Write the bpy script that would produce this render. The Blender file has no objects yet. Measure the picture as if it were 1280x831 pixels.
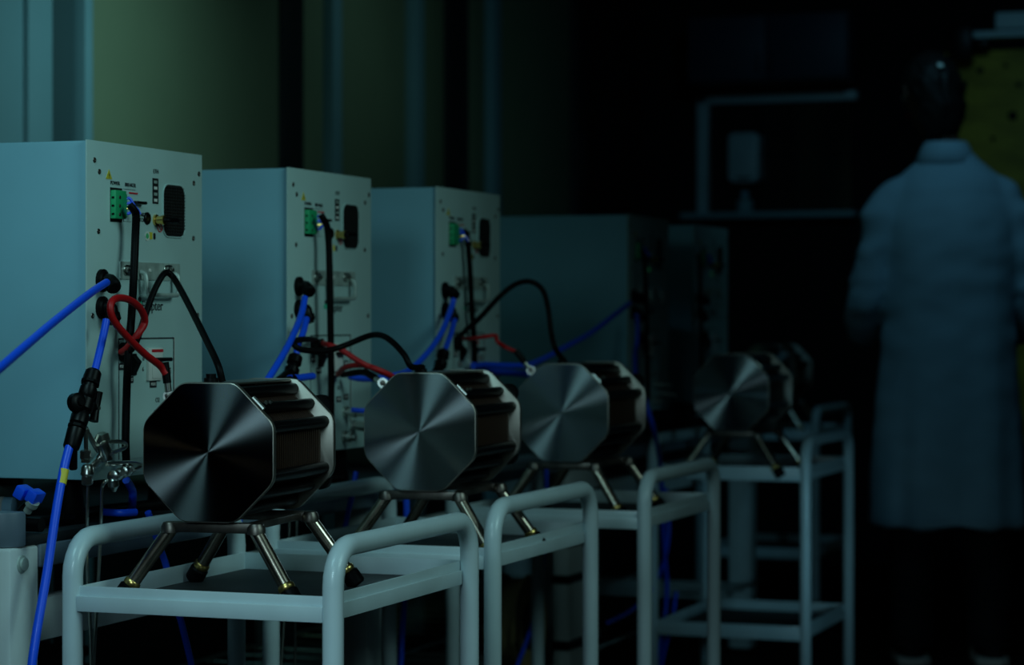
import bpy, bmesh, math, random
from mathutils import Vector, Matrix
random.seed(7)
S = bpy.context.scene
COL = S.collection
# ------------------------------------------------------------------ camera
YAW = math.radians(20.1); sA, cA = math.sin(YAW), math.cos(YAW)
cd = bpy.data.cameras.new('camera'); cam = bpy.data.objects.new('camera', cd); COL.objects.link(cam)
cam.location = (0, 0, 1.0); cam.rotation_euler = (math.radians(90), 0, YAW)
cd.sensor_width = 36; cd.lens = 36 * 3000 / 1280
cd.shift_y = -17.5 / 1280
cd.dof.use_dof = True; cd.dof.focus_distance = 3.32; cd.dof.aperture_fstop = 4.5
S.camera = cam
# ------------------------------------------------------------------ world, lights, exposure
w = bpy.data.worlds.new('world'); S.world = w; w.use_nodes = True
w.node_tree.nodes['Background'].inputs[0].default_value = (0.1, 0.35, 0.5, 1)
w.node_tree.nodes['Background'].inputs[1].default_value = 0.0004
S.view_settings.view_transform = 'Standard'; S.view_settings.look = 'None'
S.view_settings.exposure = 0.0; S.view_settings.gamma = 1.0
def area(name, loc, target, size, energy, color, spread=180, size_y=None):
    l = bpy.data.lights.new(name, 'AREA'); o = bpy.data.objects.new(name, l); COL.objects.link(o)
    l.shape = 'RECTANGLE'; l.size = size; l.size_y = size_y or size; l.energy = energy; l.color = color
    l.spread = math.radians(spread)
    o.location = loc; o.rotation_euler = (Vector(target) - Vector(loc)).to_track_quat('-Z', 'Y').to_euler()
    return o
# unseen fill lights added above or beside the frame, and a small warm lamp
area('trolley_fill', (-1.0, 1.3, 1.35), (-1.2, 2.7, 0.3), 0.4, 1.25, (0.55, 0.90, 1.0), 64)  # unseen light added to brighten the trolley bars and posts
area('cabinet_side_fill', (-1.60, 2.05, 1.82), (-1.75, 2.95, 0.90), 0.45, 1.35, (0.46, 0.93, 1.0), 100)  # added overhead source, strongest on the nearest cabinet side
area('cabinet_front_fill', (0.6, 2.7, 2.1), (-1.7, 3.45, 0.9), 1.0, 2.0, (0.56, 1.0, 0.97), 64)  # put in to light the cabinet fronts, fading along the row
area('wall_fill', (-1.9, 4.8, 2.05), (-2.95, 5.05, 1.45), 0.4, 0.85, (0.40, 0.95, 1.0), 88)  # invented light that brightens the nearer wall panelling
area('wall_fill_far', (-1.9, 6.3, 2.25), (-2.95, 6.75, 1.7), 0.4, 0.18, (0.42, 0.95, 1.0), 90)  # second invented light, for the farther wall posts
area('far_fill', (-0.9, 5.7, 2.8), (-1.3, 8.9, 1.2), 0.5, 1.5, (0.24, 0.72, 1.0), 90)  # unseen fill added for the coat and the far wall
area('low_fill', (-0.1, 4.0, 0.6), (-1.30, 5.75, 0.45), 0.2, 0.10, (0.32, 0.80, 1.0), 26)  # narrow beam added to lift the fourth trolley
area('warm_lamp', (-2.5, 2.25, 0.90), (-1.5, 2.9, 0.83), 0.03, 0.003, (1.0, 0.85, 0.55), 60)

# ------------------------------------------------------------------ geometry of the place from measured pixels
def PX(x, y, X):                                   # the world point on the plane X seen at pixel (x, y)
    u = (x - 640) / 3000; d = X / (-sA + u * cA)
    return Vector((X, d * (cA + u * sA), 1 - (y - 398) * d / 3000))
def PY(x, y, Y):
    u = (x - 640) / 3000; d = Y / (cA + u * sA)
    return Vector((d * (-sA + u * cA), Y, 1 - (y - 398) * d / 3000))

# ------------------------------------------------------------------ materials
def mat(name, col, rough=0.5, metal=0.0, var=0.0, scale=20, aniso=0.0, radial=False, bump=0.0, emit=None, stretch=None, coat=0.0, spec=.5):
    m = bpy.data.materials.new(name); m.use_nodes = True; nt = m.node_tree; b = nt.nodes['Principled BSDF']
    b.inputs['Base Color'].default_value = (*col, 1); b.inputs['Roughness'].default_value = rough
    b.inputs['Metallic'].default_value = metal; b.inputs['Coat Weight'].default_value = coat; b.inputs['Specular IOR Level'].default_value = spec
    if emit:
        b.inputs['Emission Color'].default_value = (*emit[0], 1); b.inputs['Emission Strength'].default_value = emit[1]
    tc = nt.nodes.new('ShaderNodeTexCoord')
    if var or bump:
        mp = nt.nodes.new('ShaderNodeMapping'); nt.links.new(tc.outputs['Object'], mp.inputs[0])
        if stretch: mp.inputs['Scale'].default_value = stretch
        n = nt.nodes.new('ShaderNodeTexNoise'); n.inputs['Scale'].default_value = scale; n.inputs['Detail'].default_value = 5
        nt.links.new(mp.outputs[0], n.inputs['Vector'])
        if var:
            r = nt.nodes.new('ShaderNodeValToRGB'); r.color_ramp.elements[0].position = .3; r.color_ramp.elements[1].position = .7
            r.color_ramp.elements[0].color = (*[c * (1 - var) for c in col], 1); r.color_ramp.elements[1].color = (*[min(1, c * (1 + var)) for c in col], 1)
            nt.links.new(n.outputs['Fac'], r.inputs[0]); nt.links.new(r.outputs[0], b.inputs['Base Color'])
        if bump:
            bp = nt.nodes.new('ShaderNodeBump'); bp.inputs['Strength'].default_value = bump; bp.inputs['Distance'].default_value = .002
            nt.links.new(n.outputs['Fac'], bp.inputs['Height']); nt.links.new(bp.outputs[0], b.inputs['Normal'])
    if aniso:
        b.inputs['Anisotropic'].default_value = aniso
        if radial:
            t = nt.nodes.new('ShaderNodeTangent'); t.direction_type = 'RADIAL'; t.axis = 'Y'
            nt.links.new(t.outputs[0], b.inputs['Tangent']); b.inputs['Anisotropic Rotation'].default_value = .25
    return m
M = dict(
    case=mat('painted_case', (0.27, 0.56, 0.68), .55, var=.05, scale=6),
    panel=mat('painted_panel', (0.50, 0.68, 0.66), .5, var=.04, scale=9),
    white=mat('white_enamel', (0.60, 0.72, 0.76), .32, var=.05, scale=14, coat=.2),
    black=mat('black_rubber', (0.002, 0.002, 0.0025), .5, spec=.10),
    blackgloss=mat('black_plastic', (0.002, 0.002, 0.0025), .38, spec=.18),
    mat=mat('black_mat', (0.012, 0.014, 0.017), .6, var=.4, scale=30, bump=.4),
    void=mat('dark_opening', (0.004, 0.004, 0.005), .9),
    blue=mat('blue_hose', (0.005, 0.10, 1.0), .4, coat=.05),
    bluelight=mat('pale_blue_plastic', (0.35, 0.65, 0.85), .4),
    red=mat('red_cable', (0.50, 0.002, 0.004), .5),
    redprint=mat('red_print', (0.7, 0.02, 0.03), .5),
    yellow=mat('yellow_tag', (0.75, 0.62, 0.05), .5),
    green=mat('green_plastic', (0.015, 0.42, 0.16), .5),
    greenprint=mat('green_print', (0.05, 0.55, 0.35), .5),
    whiteprint=mat('white_print', (0.85, 0.85, 0.8), .5),
    ink=mat('black_ink', (0.02, 0.02, 0.025), .6),
    led=mat('green_led', (0.05, 0.3, 0.12), .4, emit=((0.05, 1.0, 0.35), 0.05)),
    brass=mat('brass', (0.80, 0.55, 0.18), .3, 1.0),
    steel=mat('steel', (0.66, 0.67, 0.62), .28, 1.0, var=.12, scale=40),
    zinc=mat('zinc_plate', (0.42, 0.50, 0.46), .4, .2, var=.2, scale=60),
    disc=mat('turned_steel', (0.46, 0.50, 0.52), .21, 1.0, aniso=1.0, radial=True),
    rim=mat('plate_edge_steel', (0.42, 0.38, 0.33), .40, 1.0, var=.15, scale=30),
    core=mat('brown_cell_stack', (0.035, 0.016, 0.009), .5, var=.3, scale=40, stretch=(1, 14, 1)),
    legsteel=mat('heat_tinted_steel', (0.55, 0.45, 0.36), .25, 1.0, var=.35, scale=25),
    standiron=mat('dull_iron', (0.20, 0.17, 0.15), .42, 1.0, var=.4, scale=30),
    top=mat('bench_top', (0.010, 0.013, 0.016), .5, var=.2, scale=12),
    rail=mat('bench_rail', (0.11, 0.15, 0.19), .45, var=.1, scale=8),
    legwhite=mat('bench_leg_paint', (0.65, 0.72, 0.72), .45, var=.05),
    olive=mat('olive_board', (0.30, 0.34, 0.20), .75, var=.06, scale=3),
    post=mat('blue_grey_post', (0.30, 0.50, 0.55), .5, var=.05, scale=5),
    darkpost=mat('dark_post', (0.02, 0.026, 0.03), .5),
    greypost=mat('slate_post', (0.07, 0.12, 0.13), .5),
    floor=mat('floor_paint', (0.006, 0.007, 0.008), .7, spec=.1, var=.25, scale=3),
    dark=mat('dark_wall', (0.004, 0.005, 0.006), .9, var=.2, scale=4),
    ceil=mat('ceiling_paint', (0.01, 0.011, 0.012), .9, var=.1),
    coat=mat('coat_cotton', (0.40, 0.60, 0.74), .8, var=.05, scale=8, bump=.5),
    skin=mat('skin', (0.12, 0.06, 0.04), .6, var=.1),
    hair=mat('dark_hair', (0.005, 0.004, 0.004), .65, var=.4, scale=60, stretch=(1, 1, .1)),
    trouser=mat('dark_trouser', (0.008, 0.009, 0.012), .8, var=.2),
    ply=mat('yellow_board', (0.42, 0.30, 0.03), .6, var=.35, scale=5, stretch=(1, 1, 3)),
    tan=mat('tan_card', (0.45, 0.34, 0.15), .7, var=.15),
    glass=mat('dark_glass', (0.01, 0.012, 0.014), .08),
    mesh=mat('mesh_metal', (0.10, 0.10, 0.09), .5, 1.0),
    cupboard=mat('cupboard_blue', (0.03, 0.05, 0.09), .5),
)
# ------------------------------------------------------------------ mesh builder
class MB:
    def __init__(s): s.bm = bmesh.new(); s.k = 0
    def box(s, lo, hi, bev=0.0, mi=0, rot=None, piv=None):
        lo, hi = Vector(lo), Vector(hi)
        r = bmesh.ops.create_cube(s.bm, size=1.0); vs = r['verts']; c = (lo + hi) / 2; d = hi - lo
        for v in vs: v.co = Vector((v.co.x * d.x, v.co.y * d.y, v.co.z * d.z)) + c
        if bev:
            es = list({e for v in vs for e in v.link_edges})
            rr = bmesh.ops.bevel(s.bm, geom=es, offset=bev, segments=2, profile=.5, affect='EDGES')
            vs = list({v for v in rr['verts']} | {v for v in vs if v.is_valid})
        if rot is not None:
            p = Vector(piv) if piv is not None else c
            for v in vs: v.co = rot @ (v.co - p) + p
        return s
    def prism(s, pts, a, b, axis='Y', bev=0.0):
        """closed outline pts (two coords) extruded from a to b along an axis"""
        def P(p, t): return {'X': (t, p[0], p[1]), 'Y': (p[0], t, p[1]), 'Z': (p[0], p[1], t)}[axis]
        A = [s.bm.verts.new(P(p, a)) for p in pts]; B = [s.bm.verts.new(P(p, b)) for p in pts]; n = len(pts)
        f1 = s.bm.faces.new(A); f2 = s.bm.faces.new(B[::-1])
        for i in range(n): s.bm.faces.new((A[i], B[i], B[(i + 1) % n], A[(i + 1) % n]))
        if bev: bmesh.ops.bevel(s.bm, geom=list(f1.edges) + list(f2.edges), offset=bev, segments=2, profile=.5, affect='EDGES')
        return s
    def tube(s, pts, r, n=12, sub=6, caps=True, closed=False):
        pts = [Vector(p) for p in pts]
        if sub > 1 and len(pts) > 2:
            out = []; L = len(pts)
            rng = range(L if closed else L - 1)
            for i in rng:
                g = (lambda k: pts[k % L]) if closed else (lambda k: pts[min(max(k, 0), L - 1)])
                p0, p1, p2, p3 = g(i - 1), g(i), g(i + 1), g(i + 2)
                for k in range(sub):
                    t = k / sub
                    out.append(.5 * ((2 * p1) + (p2 - p0) * t + (2 * p0 - 5 * p1 + 4 * p2 - p3) * t * t + (3 * p1 - p0 - 3 * p2 + p3) * t ** 3))
            if not closed: out.append(pts[-1])
            pts = out
        L = len(pts); rr = r if callable(r) else (lambda t: r)
        T = [((pts[(i + 1) % L] if closed or i < L - 1 else pts[i]) - (pts[i - 1] if closed or i > 0 else pts[i])).normalized() for i in range(L)]
        N = T[0].orthogonal().normalized(); rings = []
        for i in range(L):
            N = (N - T[i] * N.dot(T[i])); N = N.normalized() if N.length > 1e-6 else T[i].orthogonal().normalized()
            Bn = T[i].cross(N); q = rr(i / max(1, L - 1))
            rings.append([s.bm.verts.new(pts[i] + (N * math.cos(a) + Bn * math.sin(a)) * q) for a in [2 * math.pi * k / n for k in range(n)]])
        for i in range(L if closed else L - 1):
            A, B = rings[i], rings[(i + 1) % L]
            for k in range(n): s.bm.faces.new((A[k], A[(k + 1) % n], B[(k + 1) % n], B[k]))
        if caps and not closed: s.bm.faces.new(rings[0][::-1]); s.bm.faces.new(rings[-1])
        return s
    def cyl(s, a, b, r, n=16, r2=None):
        a, b = Vector(a), Vector(b); q = r if r2 is None else None
        return s.tube([a, b], (lambda t: r + ((r2 if r2 is not None else r) - r) * t), n, 1)
    def lathe(s, o, ax, prof, n=20):
        """prof: list of (distance along axis, radius)"""
        o = Vector(o); ax = Vector(ax).normalized(); N = ax.orthogonal().normalized(); Bn = ax.cross(N); rings = []
        for t, r in prof:
            rings.append([s.bm.verts.new(o + ax * t + (N * math.cos(a) + Bn * math.sin(a)) * max(r, 1e-5)) for a in [2 * math.pi * k / n for k in range(n)]])
        for A, B in zip(rings, rings[1:]):
            for k in range(n): s.bm.faces.new((A[k], A[(k + 1) % n], B[(k + 1) % n], B[k]))
        s.bm.faces.new(rings[0][::-1]); s.bm.faces.new(rings[-1]); return s
    def build(s, name, m, parent=None, smooth=True, angle=35, loc=None):
        bmesh.ops.recalc_face_normals(s.bm, faces=s.bm.faces)
        me = bpy.data.meshes.new(name); s.bm.to_mesh(me); s.bm.free()
        me.materials.append(M[m] if isinstance(m, str) else m)
        if smooth:
            me.polygons.foreach_set('use_smooth', [True] * len(me.polygons)); me.set_sharp_from_angle(angle=math.radians(angle))
        o = bpy.data.objects.new(name, me); COL.objects.link(o)
        if parent is not None: o.parent = parent
        if loc is not None: o.location = loc
        return o
def tag(o, label=None, cat=None, group=None, kind=None):
    for k, v in (('label', label), ('category', cat), ('group', group), ('kind', kind)):
        if v: o[k] = v
    return o
def empty(name, loc, label, cat, group=None, rz=0):
    o = bpy.data.objects.new(name, None); COL.objects.link(o); o.location = loc; o.rotation_euler = (0, 0, rz); o.empty_display_size = .05
    return tag(o, label, cat, group)
def copy_tree(o, parent=None):
    c = o.copy(); COL.objects.link(c); c.parent = parent
    for ch in list(o.children): copy_tree(ch, c)
    return c
def dup(src, loc, label, rz=0):
    c = copy_tree(src); c.location = loc; c.rotation_euler = (0, 0, rz); c['label'] = label; return c
def rrect(x0, y0, x1, y1, r, n=5):
    out = []
    for cx, cy, a0 in ((x1 - r, y1 - r, 0), (x0 + r, y1 - r, 90), (x0 + r, y0 + r, 180), (x1 - r, y0 + r, 270)):
        for k in range(n + 1):
            a = math.radians(a0 + 90 * k / n); out.append((cx + r * math.cos(a), cy + r * math.sin(a)))
    return out
def text(s, name, size, m, parent, loc, face='X', bold=0.0):
    cu = bpy.data.curves.new(name, 'FONT'); cu.body = s; cu.size = size; cu.align_x = 'CENTER'; cu.align_y = 'CENTER'; cu.extrude = .0003; cu.offset = bold
    t = bpy.data.objects.new(name, cu); COL.objects.link(t)
    bpy.context.view_layer.update()
    me = bpy.data.meshes.new_from_object(t.evaluated_get(bpy.context.evaluated_depsgraph_get()))
    bpy.data.objects.remove(t); me.materials.clear(); me.materials.append(M[m])
    R = Matrix(((0, 0, 1), (1, 0, 0), (0, 1, 0))).to_4x4()      # text plane xy -> yz, normal +X
    me.transform(R); o = bpy.data.objects.new(name, me); COL.objects.link(o); o.parent = parent; o.location = loc
    return o

# ================================================================== SETTING
def struct(mb, name, m, **k): return tag(mb.build(name, m, **k), kind='structure')
struct(MB().box((-3.1, -2, -.05), (3, 9.8, 0)), 'floor', 'floor', smooth=False)
struct(MB().box((-3.1, -2, 2.9), (3, 9.8, 2.95)), 'ceiling', 'ceil', smooth=False)
wl = struct(MB().box((-3.1, -2, 0), (-2.96, 9.8, 2.9)), 'wall_left', 'dark', smooth=False)
wf = struct(MB().box((-2.96, 9.66, 0), (3, 9.8, 2.9)), 'wall_far', 'dark', smooth=False)
struct(MB().box((2.9, -2, 0), (3, 9.66, 2.9)), 'wall_right', 'dark', smooth=False)
struct(MB().box((-2.96, -2.0, 0), (2.9, -1.9, 2.9)), 'wall_near', 'dark', smooth=False)
# panelling of the left wall: boards and posts, each its own piece
def wbox(name, m, y0, y1, x=-2.9, back=-2.96, bev=.003):
    return MB().box((back, y0, .92 if name == 'board' else 0), (x, y1, 2.88), bev).build(name, m, wl)
wbox('post', 'post', 4.45, 4.705, -2.895); wbox('post', 'post', 4.711, 4.815, -2.885)
wbox('post', 'greypost', 4.82, 4.985, -2.93); wbox('post', 'post', 4.987, 5.025, -2.90)
wbox('board', 'olive', 5.03, 6.06, -2.91)
wbox('post', 'darkpost', 6.07, 6.215, -2.905)
wbox('board', 'olive', 6.22, 6.38, -2.92); wbox('post', 'post', 6.385, 6.45, -2.89)
wbox('board', 'olive', 6.455, 7.005, -2.92); wbox('post', 'post', 7.01, 7.09, -2.89)
wbox('board', 'olive', 7.095, 7.33, -2.92); wbox('post', 'darkpost', 7.335, 7.53, -2.91)
wbox('board', 'olive', 7.535, 7.71, -2.92); wbox('post', 'post', 7.715, 7.795, -2.89)
wbox('board', 'olive', 7.80, 8.62, -2.92); wbox('post', 'darkpost', 8.63, 8.75, -2.90)
wbox('board', 'olive', 3.2, 4.44, -2.91)
MB().box((-2.96, 3.2, 0), (-2.925, 8.62, .915), .002).build('shade_panel', 'dark', wl)  # dark sheet stands in for the shade seen under the bench
tag(MB().box((-2.96, 3.2, 0), (-2.90, 4.44, .10), .003).build('baseboard_left', 'darkpost'), kind='structure')

# white framed interior window on the far wall
win = tag(MB().box((-2.70, 9.60, 1.436), (-2.655, 9.665, 1.925), .006).box((-2.70, 9.60, 1.885), (-2.03, 9.665, 1.925), .006)
          .build('window_1', 'white'), kind='structure')
MB().box((-2.66, 9.64, 1.44), (-2.06, 9.655, 1.89)).build('pane', 'glass', win)
MB().box((-2.76, 9.56, 1.412), (-2.03, 9.665, 1.436), .004).build('window_sill', 'post', win)
d = empty('wall_dispenser', (-2.49, 9.60, 1.56), 'pale rounded upright box fixed inside the white frame on the far wall', 'dispenser')
MB().prism(rrect(-.062, 0, .062, .20, .02), -.04, .038, 'Y', .004).build('cover', 'white', d)
MB().box((-.03, -.041, .008), (.03, -.036, .02), .002).build('slot', 'void', d)
d = empty('sill_bottle', (-2.49, 9.59, 1.4365), 'small blurry pale bottle standing on the far window sill', 'bottle')
MB().lathe((0, 0, 0), (0, 0, 1), [(0, .03), (.003, .034), (.045, .034), (.06, .014), (.07, .014)]).build('body', 'post', d)
MB().lathe((0, 0, .069), (0, 0, 1), [(0, .017), (.013, .017), (.016, .012)]).build('cap', 'bluelight', d)
# cupboard above it
d = empty('wall_cupboard', (-2.68, 9.65, 1.95), 'dim blue overhead cupboard on the far wall above the white frame', 'cupboard')
MB().box((0, -.25, 0), (.66, 0, .27), .004).build('body', 'cupboard', d)
for i in range(2):
    dd = MB().box((.006 + .327 * i, -.268, .006), (.327 + .327 * i, -.251, .264), .003).build('door', 'cupboard', d)
    MB().tube([(.30 + .055 * i, -.268, .04), (.30 + .055 * i, -.285, .05), (.30 + .055 * i, -.285, .10), (.30 + .055 * i, -.268, .11)], .003, 8).build('handle', 'blackgloss', dd)
# yellow board on legs behind the technician
d = empty('plywood_board', (-1.50, 8.62, 0), 'yellow upright board with dark holes behind the technician', 'board')
MB().box((0, 0, .55), (1.0, .02, 1.955), .003).build('board', 'ply', d)
for x in (.03, .93): MB().box((x, .021, 0), (x + .04, .061, 1.9), .003).build('post', 'dark', d)
for hx, hz, hr in ((.125, 1.885, .012), (.215, 1.90, .009), (.24, 1.72, .018), (.17, 1.64, .009), (.06, 1.56, .011), (.26, 1.83, .010), (.10, 1.44, .008), (.33, 1.5, .012)):
    MB().lathe((hx, .0005, hz), (0, -1, 0), [(0, hr), (.0025, hr * .98), (.003, hr * .8)], 14).build('hole', 'void', d)
d = empty('ceiling_trough', (-1.385, 8.56, 1.975), 'pale long lamp housing resting over the top of the yellow board', 'lamp')
MB().box((0, -.03, .016), (.9, .055, .04), .004).build('housing', 'white', d)
MB().box((.075, -.02, .046), (.85, .05, .105), .008).build('cover', 'white', d)
MB().box((-.09, -.03, -.06), (-.005, .03, .06), .01).build('bracket', 'blackgloss', d)
MB().box((-.004, -.02, -.018), (.05, .05, .015), .003).build('foot', 'blackgloss', d)

# ================================================================== BENCH
TZ = .705
b = empty('laboratory_bench', (-2.15, 2.79, 0), 'long dark-topped bench with pale legs carrying the row of grey cabinets', 'bench')
MB().box((-.42, .036, TZ - .014), (.412, 4.25, TZ), .003).build('bench_top', 'top', b)
MB().prism([(-.42, -.0)] + [(.38 + .035 * math.sin(math.radians(t)), .035 - .035 * math.cos(math.radians(t))) for t in range(0, 91, 15)] + [(-.42, .035)], TZ - .014, TZ + .034, 'Z', .003).build('end_cap', 'rail', b)
MB().box((.37, .0735, TZ - .046), (.416, 4.25, TZ - .0145), .004).build('front_rail', 'rail', b)
MB().box((.352, .075, TZ - .155), (.385, 4.2, TZ - .095), .004).build('lower_rail', 'legwhite', b)
for y in (0.0, 1.30, 2.42, 4.14):
    for x in (.345 if y == 0 else .300, -.415):
        lg = MB().box((x, y, .02), (x + .068, y + .073, TZ - .0145), .005).build('leg', 'legwhite', b)
        if x > 0:
            MB().lathe((x + .068, y + .028, .668), (1, 0, 0), [(0, .012), (.002, .012), (.003, .009), (.006, .009), (.007, .006)], 6 * 3).build('bolt', 'zinc', lg)
        MB().lathe((x + .034, y + .036, 0), (0, 0, 1), [(0, .03), (.015, .03), (.022, .012)]).build('levelling_foot', 'black', b)
    MB().box((-.345, y + .015, .16), (.299, y + .055, .21), .004).build('cross_bar', 'legwhite', b)
for i in range(34):
    y = .10 + i * .12
    MB().cyl((-.40, y, .214), (.40, y, .214), .0028, 6).build('shelf_wire', 'steel', b)
for x in (-.39, 0, .39): MB().cyl((x, .03, .222), (x, 4.2, .222), .004, 6).build('shelf_wire', 'steel', b)

# wide middle pedestal of the bench, pale, with dark blocks added for its black gaps
pd = MB().box((.375, 2.33, .02), (.412, 2.55, TZ - .048), .004).build('pedestal', 'legwhite', b)
for z0, z1 in ((.485, .607), (.402, .421), (.252, .273)):
    MB().box((.372, 2.325, z0), (.416, 2.555, z1), .003).build('gap_block', 'blackgloss', pd)

# ================================================================== CABINET
CX = -1.735; CZ = .77
def L1(px, py, X=CX):                              # local panel coordinates (y, z) from cabinet 1 as photographed
    p = PX(px, py, X); return p.y - 2.987, p.z - CZ
def L2(px, py, X=CX):
    p = PX(px, py, X); return p.y - 3.651, p.z - CZ
W, H, D = .352, .484, .60
GC = 'grey electrolyser cabinets in a row on the bench'
cab = empty('equipment_cabinet', (CX, 2.987, CZ), 'nearest grey cabinet, green connector and black cable draped over its latch, at left frame edge', 'cabinet', GC)
MB().box((-D, .004, 0), (-.0035, W - .002, H - .001), .003).build('casing', 'case', cab)
MB().box((-.0025, 0, -.001), (0, W, H), .0008).build('front_panel', 'panel', cab)
for x in (-D + .04, -.05):
    for y in (.04, W - .04):
        MB().lathe((x, y, TZ - CZ), (0, 0, 1), [(0, .020), (.004, .022), (CZ - TZ, .016)]).build('foot', 'black', cab)
for p in ((118, 200), (124, 214.5), (248.5, 217.5), (242, 229), (123, 289), (241.5, 298), (115.5, 394.5), (247, 394)):
    y, z = L1(*p)
    MB().lathe((0, y, z), (1, 0, 0), [(0, .0042), (.0010, .0038), (.0012, .0018), (.0006, .001)], 12).build('screw', 'standiron', cab)
def plate(name, m, p0, p1, t=.0012, x0=0.0, r=None, par=None, F=L1):
    y0, z1 = F(*p0); y1, z0 = F(*p1)
    mb = MB()
    if r: mb.prism(rrect(y0, z0, y1, z1, r), x0, x0 + t, 'X')
    else: mb.box((x0, y0, z0), (x0 + t, y1, z1))
    return mb.build(name, m, par or cab)
# warning triangle
y, z = L1(136, 218.5)
MB().prism([(y - .009, z - .006), (y + .009, z - .006), (y, z + .008)], 0, .0006, 'X').build('warning_triangle', 'yellow', cab)
text('!', 'warning_mark', .009, 'ink', cab, (.0011, y, z - .0015))
def tx(s, p, size, name='lettering', m='ink', F=L1):
    y, z = F(*p); text(s, name, size, m, cab, (.0006, y, z))
tx('POWER', (143.5, 229), .0078); tx('BREAKER', (162.5, 231.5), .0078); tx('ETH', (194.5, 214.5), .009)
tx('START', (176.5, 268.5), .0085); tx('STOP', (176.5, 275), .0085)
tx('Enapter', (190, 382.5), .021, 'brand_lettering', F=L1)
y, z = L1(174.5, 379.5)
for k, (dy, dz, mm) in enumerate(((0, .006, 'ink'), (-.004, -.001, 'greenprint'), (.004, -.001, 'greenprint'))):
    c = [(y + dy + .0050 * math.cos(math.radians(a)), z + dz + .0050 * math.sin(math.radians(a))) for a in range(30, 390, 60)]
    MB().prism(c, 0, .0006 + .0001 * k, 'X').build('logo_mark', mm, cab)
# power socket with green plug
plate('socket', 'void', (137.5, 234), (152, 278), .001)
y0, z1 = L1(137.5, 237.5); y1, z0 = L1(151.0, 274)
gp = MB().box((0, y0, z0), (.0095, y1, z1), .0012).build('power_plug', 'green', cab)
for k in range(3):
    zz = z1 - .010 - k * .0125
    MB().lathe((.0095, y0 + .012, zz), (1, 0, 0), [(0, .0028), (.0004, .0026)], 12).build('clamp_screw', 'standiron', gp)
for k in range(3): MB().box((.003, y0 - .0008, z1 - .012 - k * .012), (.007, y0, z1 - .009 - k * .012)).build('latch', 'blackgloss', gp)
MB().box((.002, y1, z0 + .002), (.008, y1 + .005, z1 - .004), .001).build('plug_rim', 'green', gp)
ze = L1(158, 258)[1]
for k, mm in enumerate(('blue', 'blue', 'brass', 'blue')):
    zz = ze + .010 - k * .007
    MB().tube([(.006, y1 + .004, zz), (.010, y1 + .009, zz + .001), (.016, y1 + .014, ze - .002), (.022, y1 + .018, ze - .012)], .0022, 8).build('wire', mm, gp)
# breaker
for p0, p1 in (((154, 236.3), (169, 237.3)), ((154, 276.5), (168, 277.3)), ((154, 270), (154.6, 277))): plate('printed_line', 'ink', p0, p1, .0005)
plate('breaker_label', 'redprint', (161, 240), (171.5, 243), .001)
y0, z1 = L1(163, 251); y1, z0 = L1(176, 256)
MB().box((0, y0, z0), (.012, y1, z1), .002).build('breaker_lever', 'blackgloss', cab)
y, z = L1(183.5, 273)
MB().lathe((0, y, z), (1, 0, 0), [(0, .0095), (.002, .0092), (.003, .008)], 20).build('button', 'blackgloss', cab)
y, z = L1(194, 275)
c = MB().lathe((0, y, z), (1, 0, 0), [(0, .0085), (.003, .0085), (.003, .006), (.012, .006), (.012, .0072), (.016, .0072)], 6 * 3).build('antenna_socket', 'brass', cab)
MB().tube([(.014, y, z), (.020, y + .004, z), (.021, y + .030, z)], .0042, 10).build('antenna_stub', 'black', c)
# prohibition mark
y, z = L1(199.5, 284.5)
MB().tube([(.0006, y + .0065 * math.cos(a), z + .0065 * math.sin(a)) for a in [math.radians(t) for t in range(0, 360, 30)]], .0007, 6, 2, closed=True).tube([(.0006, y - .0045, z + .0045), (.0006, y + .0045, z - .0045)], .0007, 6, 1).build('warning_ring', 'redprint', cab)
y, z = L1(184, 295)
MB().prism([(y + .008 * math.cos(math.radians(a)), z + .008 * math.sin(math.radians(a))) for a in range(0, 360, 60)], 0, .0007, 'X').build('sticker', 'whiteprint', cab)
MB().lathe((0, y - .001, z), (1, 0, 0), [(0, .0045), (.0012, .004)], 14).build('status_light', 'led', cab)
plate('sticker', 'yellow', (186.5, 290), (190, 299), .0009)
plate('slot', 'void', (191.5, 291), (194, 299.5), .0008, r=.0025)
# ethernet strip
plate('port_strip', 'void', (190.5, 222.5), (197.5, 255), .0008)
for k in range(4):
    plate('port', 'zinc' if k % 2 == 0 else 'whiteprint', (192, 225.5 + 7.6 * k), (195.5, 229.5 + 7.6 * k), .0016)
# vent opening with a rim and woven mesh
y0, z1 = L1(203, 229.5); y1, z0 = L1(230.5, 297.5)
MB().prism(rrect(y0, z0, y1, z1, .016), 0, .0008, 'X').build('vent_opening', 'void', cab)
MB().tube([(.001, a, b_) for a, b_ in rrect(y0, z0, y1, z1, .016, 4)], .0012, 6, 1, closed=True).build('vent_rim', 'panel', cab)
mb = MB(); n = 9
for k in range(1, n):
    yy = y0 + (y1 - y0) * k / n; mb.tube([(.0012, yy, z0 + .004 + (.008 if k in (1, n - 1) else 0)), (.0012, yy, z1 - .004 - (.008 if k in (1, n - 1) else 0))], .0007, 4, 1)
for k in range(1, 17):
    zz = z0 + (z1 - z0) * k / 17; e = .006 if k in (1, 2, 15, 16) else .001
    mb.tube([(.0018, y0 + e, zz), (.0018, y1 - e, zz)], .0007, 4, 1)
tag(mb.build('vent_mesh', 'mesh', cab), kind='stuff')
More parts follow.
